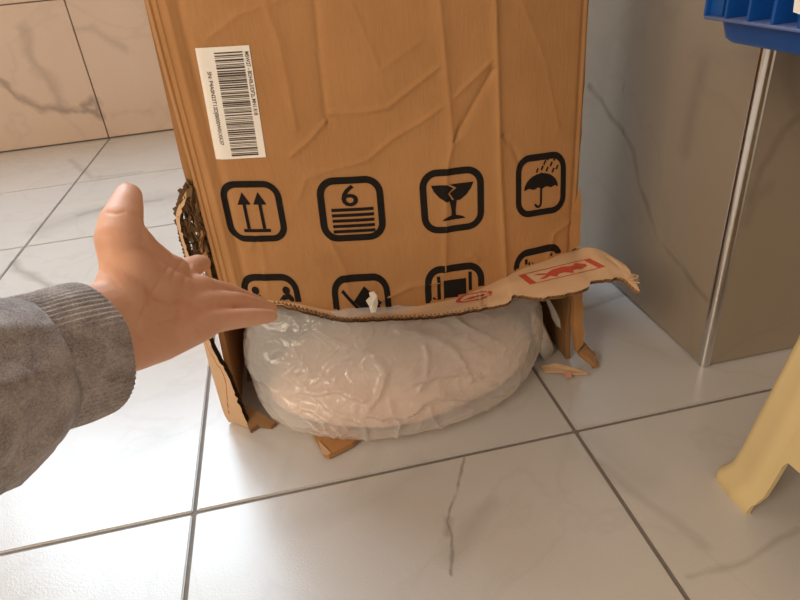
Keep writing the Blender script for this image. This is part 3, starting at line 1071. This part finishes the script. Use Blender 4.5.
# loose film tail hanging in the gap on the right
mb = MB()
tail_l = [(545, 298), (549, 308), (552, 318), (557, 327)]
tail_r = [(548, 297), (555, 309), (560, 320), (561, 329)]
mb.grid([[on_y(a[0], a[1], .115).lerp(on_y(b[0], b[1], .118), t) + Vector((0, 0.004 * math.sin(t * 3), 0)) for t in (0, .33, .66, 1)] for a, b in zip(tail_l, tail_r)])
mb.build('film_tail', M['film'], bag, smooth=True)

bun = MB()
bun.grid(loft([(0.0065, .235, .12, .16, .086, .08, 2.0), (0.010, .236, .150, .155, .101, .11, 1.9), (0.019, .238, .160, .152, .104, .12, 1.9), (0.031, .242, .160, .152, .096, .12, 2.0),
                (0.042, .250, .150, .155, .086, .10, 2.1), (0.052, .262, .125, .158, .066, .08, 2.1), (0.060, .275, .085, .165, .045, .05, 2.0), (0.063, .28, .02, .17, .01, .02, 2.0)], 220, 0.0070, 11.0, 8), wrap=True, cap=True)
b_ = bun.build('wrapped_bundle', M['bundle'], None, smooth=True)
tag(b_, 'soft pinkish bundle showing through the plastic bag', 'bundle')

foam_px = [(531, 312), (541, 322), (547, 334), (554, 349), (551, 357), (545, 362), (538, 350), (533, 330)]
fo = slab('foam_sheet', [on_y(u, v, .118 + (u - 531) * 0.0006) for u, v in foam_px], (0.006, 0.024, 0.001), M['foam'], smooth=True)
tag(fo, 'white foam sheet corner poking out beside the plastic bag', 'foam')

# ------------------------------------------------------------------ cardboard scraps on the floor
s1 = slab('cardboard_scrap', [on_z(u, v, z_) for u, v, z_ in ((310, 428, .010), (330, 424, .012), (362, 432, .009), (352, 443, .0085), (329, 455, .0075), (324, 453, .0075))], (0, 0, -0.006), M['card'])
tag(s1, 'brown cardboard scrap with a torn corner lying under the plastic bag', 'cardboard scrap')
slab('peeled_liner', [on_z(u, v, z_) for u, v, z_ in ((318, 440, .0105), (325, 447, .0098), (331, 453, .0086), (327, 455, .0085), (322, 452, .009))], (0, 0, -0.0008), M['card_pale'], s1)
s2 = slab('torn_cardboard_strip', [on_z(u, v, z_) for u, v, z_ in ((541, 366, .005), (556, 363, .010), (572, 367, .010), (588, 373, .007), (574, 373, .007), (560, 371, .006), (545, 371, .004))], (0, 0, -0.003), M['card_pale'])
tag(s2, 'thin torn strip of pale cardboard lying right of the plastic bag', 'cardboard scrap')
slab('red_fleck', [on_z(u, v, z_) for u, v, z_ in ((564, 372, .008), (571, 372, .008), (572, 376, .006), (566, 377, .006))], (0, 0, -0.002), simple('pink_fleck', (.62, .26, .18), (.7, .36, .26), 80), s2)

# ------------------------------------------------------------------ yellow plastic stool
M['stool'] = simple('yellow_plastic', (0.70, 0.545, 0.27), (0.76, 0.61, 0.325), 18, 0.38, 0.15, 60)
M['stool_ring'] = simple('orange_plastic', (0.72, 0.40, 0.16), (0.78, 0.46, 0.2), 20, 0.4)
SX0, SX1, SY0, SY1, SH = 0.500, 0.778, -0.402, -0.099, 0.3725
INX, INY = 0.032, 0.042
stool = empty('plastic_stool', ((SX0 + SX1) / 2, (SY0 + SY1) / 2, 0))
tag(stool, 'pale yellow moulded plastic stool standing right of the box', 'stool')


def stool_pt(side, s, z, out=0.0):
    """side 0 = -x, 1 = +x, 2 = -y, 3 = +y ; s in 0..1 along the side"""
    t = z / SH
    x0, x1, y0, y1 = SX0 + INX * t - out, SX1 - INX * t + out, SY0 + INY * t - out, SY1 - INY * t + out
    if side == 0: return Vector((x0, lerp(y1, y0, s), z))
    if side == 1: return Vector((x1, lerp(y0, y1, s), z))
    if side == 2: return Vector((lerp(x0, x1, s), y0, z))
    return Vector((lerp(x1, x0, s), y1, z))


LEGW = 0.046
ARCH = 0.074
for side in range(4):
    span = (SY1 - SY0) if side < 2 else (SX1 - SX0)
    f0 = LEGW / span
    # upper apron panel with arched lower edge
    outl = []
    for k in range(13):
        s = lerp(f0 * .96, 1 - f0 * .96, (k + (-.6 if k == 1 else .6 if k == 11 else 0)) / 12)
        z = ARCH + 0.004 * math.sin(math.pi * (k - 1) / 10) if 1 <= k <= 11 else ARCH - 0.020
        outl.append((s, z))
    mb = MB()
    r0 = [[stool_pt(side, s, lerp(z, SH, q / 6), 0.0003) for s, z in outl] for q in range(7)]
    inn = {0: Vector((1, 0, 0)), 1: Vector((-1, 0, 0)), 2: Vector((0, 1, 0)), 3: Vector((0, -1, 0))}[side] * 0.0035
    r1 = [[p_ + inn for p_ in r] for r in r0]
    mb.grid(r0); mb.grid(r1); mb.grid([r0[0], r1[0]]); mb.grid([r0[-1], r1[-1]])
    mb.grid([[r[0] for r in r0], [r[0] for r in r1]]); mb.grid([[r[-1] for r in r0], [r[-1] for r in r1]])
    mb.build('side_panel', M['stool'], stool, smooth=True, sharp=40)
    # raised round badge
    cz, rr_ = 0.130, 0.030
    if side == 0:
        s_c = 0.285
        mb = MB(); rws = []
        for k in range(36):
            a = 2 * math.pi * k / 36
            rws.append([stool_pt(0, s_c + q_ * math.cos(a) / span, cz + q_ * math.sin(a), o_) for q_, o_ in ((rr_, 0), (rr_, .0016), (rr_ - .003, .0022), (rr_ - .006, .0016), (rr_ - .006, 0))])
        mb.grid(rws + [rws[0]])
        mb.build('ring_emblem', M['stool_ring'], stool, smooth=True)
for ci, (sa, sb) in enumerate(((0, 3), (0, 2), (1, 2), (1, 3))):
    # L-shaped leg with rounded outer corner, ribs and a flared foot
    xs, ys = (1 if sa == 0 else -1), (-1 if sb == 3 else 1)
    def leg_loop(z, flare):
        t = z / SH
        cx = (SX0 + INX * t - flare) if sa == 0 else (SX1 - INX * t + flare)
        cy = (SY1 - INY * t + flare) if sb == 3 else (SY0 + INY * t - flare)
        w, rad, th = LEGW + flare * 0.6, 0.010, 0.0045
        P = []
        for d_, lift in ((w, 0), (w * .80, 0), (w * .72, .0009), (w * .52, .0009), (w * .46, 0), (rad, 0)):
            P.append((cx - xs * lift, cy + ys * d_))
        for k in range(1, 6):
            a = math.pi / 2 * k / 6
            P.append((cx + xs * rad * (1 - math.sin(a)) if False else cx + xs * (rad - rad * math.cos(a)), cy + ys * (rad - rad * math.sin(a))))
        for d_, lift in ((rad, 0), (w * .46, 0), (w * .52, .0009), (w * .72, .0009), (w * .80, 0), (w, 0)):
            P.append((cx + xs * d_, cy - ys * lift))
        P += [(cx + xs * w, cy + ys * th), (cx + xs * (rad + th), cy + ys * th), (cx + xs * th, cy + ys * (rad + th)), (cx + xs * th, cy + ys * w)]
        return [(x, y_, z) for x, y_ in P]
    mb = MB()
    zs = [(0.0, .0055), (0.004, .0066), (0.012, .006), (0.016, .0035), (0.026, .0006), (0.045, 0), (0.10, 0), (0.2, 0), (SH - 0.004, 0)]
    mb.grid([leg_loop(z, f_) for z, f_ in zs], wrap=True, cap=True)
    mb.build('leg', M['stool'], stool, smooth=True, sharp=38)
mb = MB()
def seat_loop(z, o_):
    P = []
    x0, x1, y0, y1, r_ = SX0 + INX - o_, SX1 - INX + o_, SY0 + INY - o_, SY1 - INY + o_, 0.03
    for cx, cy, st in ((x1 - r_, y1 - r_, 0), (x0 + r_, y1 - r_, 90), (x0 + r_, y0 + r_, 180), (x1 - r_, y0 + r_, 270)):
        for k in range(7):
            a = math.radians(st + 15 * k)
            P.append((cx + r_ * math.cos(a), cy + r_ * math.sin(a), z))
    return P
mb.grid([seat_loop(SH - .008, .004), seat_loop(SH - .002, .006), seat_loop(SH + .004, .004), seat_loop(SH + .007, -.004), seat_loop(SH + .008, -.03)], wrap=True, cap=True)
mb.build('seat', M['stool'], stool, smooth=True, sharp=40)

# ------------------------------------------------------------------ blue crate on the stool
M['blue'] = simple('blue_plastic', (0.004, 0.062, 0.29), (0.008, 0.10, 0.38), 30, 0.36, 0.2, 90)
M['dust'] = simple('dusty_blue', (0.006, 0.10, 0.42), (0.20, 0.20, 0.27), 45, 0.6)
CX0, CX1, CY0, CY1 = 0.475, 0.80, -0.335, 0.0
CZ = 0.3990
crate = empty('plastic_crate', ((CX0 + CX1) / 2, (CY0 + CY1) / 2, SH + .0085))
tag(crate, 'blue ribbed plastic crate at the pillar corner', 'crate')
mb = MB()
z0 = SH + .0085
ins = 0.0095
def rloop(i_, z, r_=0.012):
    P = []
    x0, x1, y0, y1 = CX0 + i_, CX1 - i_, CY0 + i_, CY1 - i_
    for cx, cy, st in ((x1 - r_, y1 - r_, 0), (x0 + r_, y1 - r_, 90), (x0 + r_, y0 + r_, 180), (x1 - r_, y0 + r_, 270)):
        for k in range(5):
            a = math.radians(st + 22.5 * k)
            P.append((cx + r_ * math.cos(a), cy + r_ * math.sin(a), z))
    return P
mb.grid([rloop(ins + .004, z0), rloop(ins + .001, z0 + .003), rloop(ins - .002, CZ - .0022)], wrap=True, cap=True)
mb.build('base_tray', M['blue'], crate, smooth=True, sharp=40)
mb = MB(); mb.grid([rloop(0.0006, CZ - .0022, .006), rloop(0, CZ - .0016, .006), rloop(0, CZ - .0006, .006), rloop(.0006, CZ, .006)], wrap=True, cap=True)
fln = mb.build('lower_flange', M['dust'], crate, smooth=True, sharp=40)
# walls above the flange
WT = CZ + 0.15
mb = MB()
wi = 0.018
for (a, b) in (((CX0 + wi, CY0 + .003), (CX0 + wi + .004, CY1 - .003)), ((CX1 - wi - .004, CY0 + .003), (CX1 - wi, CY1 - .003)), ((CX0 + wi, CY0 + wi), (CX1 - wi, CY0 + wi + .004)), ((CX0 + wi, CY1 - wi - .004), (CX1 - wi, CY1 - wi))):
    mb.box((a[0], a[1], CZ), (b[0], b[1], WT))
mb.build('crate_wall', M['blue'], crate)
def rib(lo, hi):
    m_ = MB(); m_.box(lo, hi); m_.build('rib', M['blue'], crate, bevel=0.0006)
n_r = 14
for k in range(n_r + 1):
    y_ = CY1 - 0.0032 - (CY1 - CY0 - 0.0064) * k / n_r
    rib((CX0 + .001, y_ - .0012, CZ), (CX0 + wi, y_ + .0012, WT))
    rib((CX1 - wi, y_ - .0012, CZ), (CX1 - .001, y_ + .0012, WT))
    x_ = CX0 + 0.006 + (CX1 - CX0 - 0.012) * k / n_r
    rib((x_ - .0012, CY0 + .001, CZ), (x_ + .0012, CY0 + wi, WT))
    rib((x_ - .0012, CY1 - wi, CZ), (x_ + .0012, CY1 - .001, WT))
mb = MB(); mb.box((CX0 - .004, CY0 - .004, WT), (CX1 + .004, CY0 + .02, WT + .008)); mb.box((CX0 - .004, CY1 - .02, WT), (CX1 + .004, CY1 + .004, WT + .008))
mb.box((CX0 - .004, CY0 + .02, WT), (CX0 + .02, CY1 - .02, WT + .008)); mb.box((CX1 - .02, CY0 + .02, WT), (CX1 + .004, CY1 - .02, WT + .008))
mb.build('top_rim', M['blue'], crate)
mb = MB(); mb.box((CX0 + .003, -.215, CZ + .002), (CX0 + wi, -.097, WT)); mb.build('logo_panel', M['blue'], crate, bevel=.002)
mb = MB(); p_ = [on_x(u, v, CX0 + 0.0022) for u, v in ((793, 12), (796, -14), (804, -16), (806, 12), (800, 14.5))]
mb.add([q_ + Vector((0, 0, 0)) for q_ in p_] + [q_ + Vector((.0016, 0, 0)) for q_ in p_], [(0, 1, 2, 3, 4), (9, 8, 7, 6, 5)] + [(k, (k + 1) % 5, 5 + (k + 1) % 5, 5 + k) for k in range(5)])
mb.build('white_marking', M['label_paper'], crate)

# ------------------------------------------------------------------ person: hand and sleeve
tsk = NT('skin')
pos = tsk.n('ShaderNodeNewGeometry').outputs['Position']
sk = tsk.mix(tsk.noise(pos, 38, 4), (0.66, 0.34, 0.205), (0.76, 0.43, 0.285))
sk = tsk.mix(tsk.ramp(tsk.noise(pos, 70, 3), [(0.52, (0, 0, 0)), (0.75, (.5, .5, .5))]), sk, (0.68, 0.28, 0.17))
tsk.l(sk, tsk.bsdf.inputs['Base Color'])
tsk.bsdf.inputs['Roughness'].default_value = 0.55
tsk.bsdf.inputs['Subsurface Weight'].default_value = 0.18
tsk.bsdf.inputs['Subsurface Radius'].default_value = (0.012, 0.005, 0.003)
tsk.bsdf.inputs['Subsurface Scale'].default_value = 0.5
tsk.bump(tsk.noise(pos, 420, 3), 0.25, 0.0006)
M['skin'] = tsk.m
M['nail'] = simple('nail', (0.78, 0.50, 0.40), (0.82, 0.55, 0.46), 100, 0.25)

person = empty('person', at(-60, 400, 0.33))
tag(person, 'person reaching in with an open left hand and grey sweatshirt sleeve', 'person')


def capsules(chains):
    """tapered round-ended limbs gathered in one bmesh; voxel remeshing fuses them into one skin"""
    bm = bmesh.new()
    def tube(a, b, ra, rb):
        d = b - a
        L = d.length
        z = d.normalized()
        x = z.orthogonal().normalized()
        y = z.cross(x)
        ns = 20
        rows_ = []
        for k in range(1, 6):
            t = -math.pi / 2 + (math.pi / 2) * k / 5.5
            rows_.append((a + z * ra * math.sin(t), ra * math.cos(t)))
        for k in range(7):
            t = k / 6
            rows_.append((a.lerp(b, t), lerp(ra, rb, t)))
        for k in range(1, 6):
            t = (math.pi / 2) * k / 5.15
            rows_.append((b + z * rb * math.sin(t), rb * math.cos(t)))
        vs = [[bm.verts.new(c + (x * math.cos(2 * math.pi * q / ns) + y * math.sin(2 * math.pi * q / ns)) * r) for q in range(ns)] for c, r in rows_]
        for i in range(len(vs) - 1):
            for q in range(ns):
                bm.faces.new((vs[i][q], vs[i][(q + 1) % ns], vs[i + 1][(q + 1) % ns], vs[i + 1][q]))
        bm.faces.new(vs[0][::-1]); bm.faces.new(vs[-1])
    for ch in chains:
        for (a, ra), (b, rb_) in zip(ch[:-1], ch[1:]):
            tube(a, b, ra, rb_)
    return bm


def J(u, v, d, r): return (at(u, v, d), r)


WR = at(108, 330, 0.412)
chains = [
    # wrist and forearm
    [J(40, 362, .385, .026), J(88, 324, .403, .023), J(116, 312, .416, .020)],
    [J(40, 370, .385, .026), J(96, 348, .402, .022), J(124, 338, .416, .019)],
    # metacarpals fanning through the palm
    [J(112, 312, .415, .020), J(150, 290, .455, .016), J(180, 277, .487, .0115)],
    [J(114, 318, .415, .020), J(160, 300, .455, .0155), J(200, 289, .487, .0115)],
    [J(116, 330, .412, .020), J(162, 316, .450, .0155), J(207, 304, .478, .0110)],
    [J(118, 348, .408, .0175), J(162, 341, .438, .0135), J(205, 325, .464, .0108)],
    # thenar, thumb web
    [J(118, 306, .414, .018), J(122, 270, .422, .0125), J(118, 240, .428, .0140)],
    [J(126, 264, .426, .0140), J(146, 260, .444, .0110), J(176, 270, .474, .0100)],
    [J(130, 240, .432, .0130), J(146, 252, .444, .0105), J(160, 264, .460, .011)],
    [J(128, 272, .424, .017), J(152, 284, .442, .0160), J(182, 292, .470, .012)],
    # thumb
    [J(119, 240, .426, .0145), J(121, 224, .434, .0138), J(126, 207, .444, .0110), J(128.5, 196, .452, .0090)],
    # index, middle, ring, little finger
    [J(180, 277, .487, .0108), J(190, 268, .520, .0092), J(198, 264, .545, .0082), J(203, 263, .562, .0070)],
    [J(200, 289, .487, .0108), J(224, 293, .515, .0088), J(245, 299, .536, .0076), J(262, 304, .552, .0060)],
    [J(207, 304, .478, .0104), J(236, 302, .502, .0084), J(257, 306, .522, .0072), J(271, 308.5, .534, .0056)],
    [J(205, 322, .464, .0098), J(233, 319, .478, .0080), J(256, 317, .490, .0070), J(271, 316, .498, .0054)],
]
bm = capsules(chains)
me = bpy.data.meshes.new('hand')
bm.to_mesh(me)
bm.free()
tmp = bpy.data.objects.new('hand_tmp', me)
COL.objects.link(tmp)
md = tmp.modifiers.new('r', 'REMESH'); md.mode = 'VOXEL'; md.voxel_size = 0.0013
md = tmp.modifiers.new('s', 'SMOOTH'); md.factor = 0.6; md.iterations = 9
dg = bpy.context.evaluated_depsgraph_get()
hand_me = bpy.data.meshes.new_from_object(tmp.evaluated_get(dg))
bpy.data.objects.remove(tmp)
for p_ in hand_me.polygons: p_.use_smooth = True
PALM = [([(168, 268), (158, 285), (146, 305), (136, 330)], 2.2, .0009), ([(186, 300), (168, 302), (150, 296)], 2.2, .0007), ([(196, 318), (176, 316), (160, 322)], 2.4, .0006),
        ([(96, 268), (108, 274), (118, 286)], 1.8, .0006), ([(182, 262), (176, 270), (172, 280)], 2.0, .0007), ([(190, 264), (186, 274), (184, 284)], 2.0, .0007), ([(106, 212), (116, 214), (124, 212)], 1.5, .0005), ([(134, 214), (142, 218), (146, 216)], 1.5, .0005)]
HN = [v_.normal.copy() for v_ in hand_me.vertices]
for v_, hn in zip(hand_me.vertices, HN):
    c = v_.co - CAM
    if hn.dot(c) > 0: continue
    zc = c.dot(RF)
    u, w_ = 400 + F * c.dot(RX) / zc, 300 + F * c.dot(RD) / zc
    dip = 0.0
    for pts, wd, amp in PALM:
        for (x0, y0), (x1, y1) in zip(pts[:-1], pts[1:]):
            dx, dy = x1 - x0, y1 - y0
            t = max(0.0, min(1.0, ((u - x0) * dx + (w_ - y0) * dy) / (dx * dx + dy * dy)))
            r = math.hypot(u - x0 - t * dx, w_ - y0 - t * dy) / wd
            if r < 3: dip = max(dip, amp * math.exp(-r * r))
    if dip: v_.co = v_.co - hn * dip
hand_me.name = 'hand'
hand_me.materials.clear()
hand_me.materials.append(M['skin'])
hand = link(bpy.data.objects.new('hand', hand_me), person)
tag(hand, 'open left hand, thumb raised, palm towards the viewer')


def nail(u, v, d, along, facing, w, l):
    c = at(u, v, d)
    al = Vector(along).normalized()
    f_ = Vector(facing)
    f_ = (f_ - al * f_.dot(al)).normalized()
    sd = al.cross(f_)
    m_ = MB()
    rws = []
    for j in range(7):
        t = j / 6 - 0.5
        ww = w * (1 - 0.35 * (2 * abs(t)) ** 3)
        rws.append([c + al * (t * l) + sd * (s * ww) + f_ * (-0.9 * abs(s) ** 2 * w) for s in [q_ / 6 - 0.5 for q_ in range(7)]])
    m_.grid(rws); m_.grid([[p_ - f_ * 0.0008 for p_ in r] for r in rws])
    return m_.build('thumbnail', M['nail'], hand, smooth=True)


th_dir = at(128, 196, .452) - at(123, 206, .444)
nail(120.5, 190.5, .4515, th_dir, -RX * 0.9 - RF * 0.25 - RD * 0.2, .011, .013)

tsl = NT('heather_fabric')
pos = tsl.n('ShaderNodeNewGeometry').outputs['Position']
f1 = tsl.noise(tsl.vmath('MULTIPLY', pos, (1, 1, 2)), 700, 3, 0.7)
f2 = tsl.noise(pos, 75, 4, 0.6, 0.6)
ff = tsl.math('ADD', tsl.math('MULTIPLY', f1, 0.55), tsl.math('MULTIPLY', f2, 0.45))
tsl.l(tsl.ramp(ff, [(0.38, (0.20, 0.165, 0.150)), (0.62, (0.50, 0.44, 0.405))]), tsl.bsdf.inputs['Base Color'])
tsl.bsdf.inputs['Roughness'].default_value = 0.95
tsl.bsdf.inputs['Specular IOR Level'].default_value = 0.15
tsl.bsdf.inputs['Sheen Weight'].default_value = 0.3
tsl.bump(f1, 0.5, 0.001)
M['fabric'] = tsl.m


def tube_rows(stations, ns, fn):
    rows_ = []
    for k, (c, r) in enumerate(stations):
        a = stations[max(0, k - 1)][0]
        b = stations[min(len(stations) - 1, k + 1)][0]
        z = (b - a).normalized()
        x = (Vector((0, 0, 1)) - z * z.z).normalized()
        y = z.cross(x)
        rows_.append([c + (x * math.cos(2 * math.pi * q_ / ns) + y * math.sin(2 * math.pi * q_ / ns)) * (r + fn(k, q_ / ns)) for q_ in range(ns)])
    return rows_


A0, A1 = at(91, 349, .406), at(28, 367, .386)
adir = (A1 - A0).normalized()
# cuff with knitted ribs, open rim turned in
st = [(A0 + adir * .010, .0330), (A0 + adir * .002, .0335), (A0 - adir * .0005, .0360), (A0 + adir * .001, .0385)]
LC = (A1 - A0).length
for k in range(1, 13):
    t = k / 12
    st.append((A0.lerp(A1, t), .0392 + .001 * math.sin(t * 3.1) - .0012 * t))
st += [(A1 + adir * .004, .0372)]
NS = 288
cuff_rows = tube_rows(st, NS, lambda k, s: (0.0005 * math.sin(2 * math.pi * s * 72) if k > 2 else 0.0) + 0.0012 * noise.noise(Vector((math.cos(2 * math.pi * s) * 2, math.sin(2 * math.pi * s) * 2, k * .12))))
# sleeve body billowing over the cuff
EL = A1 + adir * 0.24 + Vector((-0.01, -0.05, -0.015))
ss = [(A1 - adir * .001, .0375), (A1 + adir * .001, .0395)]
for k in range(1, 25):
    t = k / 24
    ss.append((A1.lerp(EL, t) , lerp(.0405, .060, min(1, t * 2.2)) + .003 * math.sin(min(1, t * 6) * math.pi / 2)))
def folds(k, s):
    a = 2 * math.pi * s
    p_ = Vector((math.cos(a) * 1.5, math.sin(a) * 1.5, k * 0.28))
    w = min(1.0, k / 4)
    r_ = 1 - 2 * abs(noise.noise(p_ * 1.3 + Vector((0, 0, s * 3))))
    return w * (0.0040 * noise.noise(p_) + 0.0048 * max(0, r_) ** 2 - 0.001)
NS2 = 120
mb = MB(); mb.grid(tube_rows(ss, NS2, folds), wrap=True, cap=True)
sleeve = mb.build('sleeve', M['fabric'], person, smooth=True)
tag(sleeve, 'grey heather sweatshirt sleeve')
mb = MB(); mb.grid(cuff_rows, wrap=True)
cuff = mb.build('cuff', M['fabric'], sleeve, smooth=True)
tag(cuff, 'ribbed knit cuff')
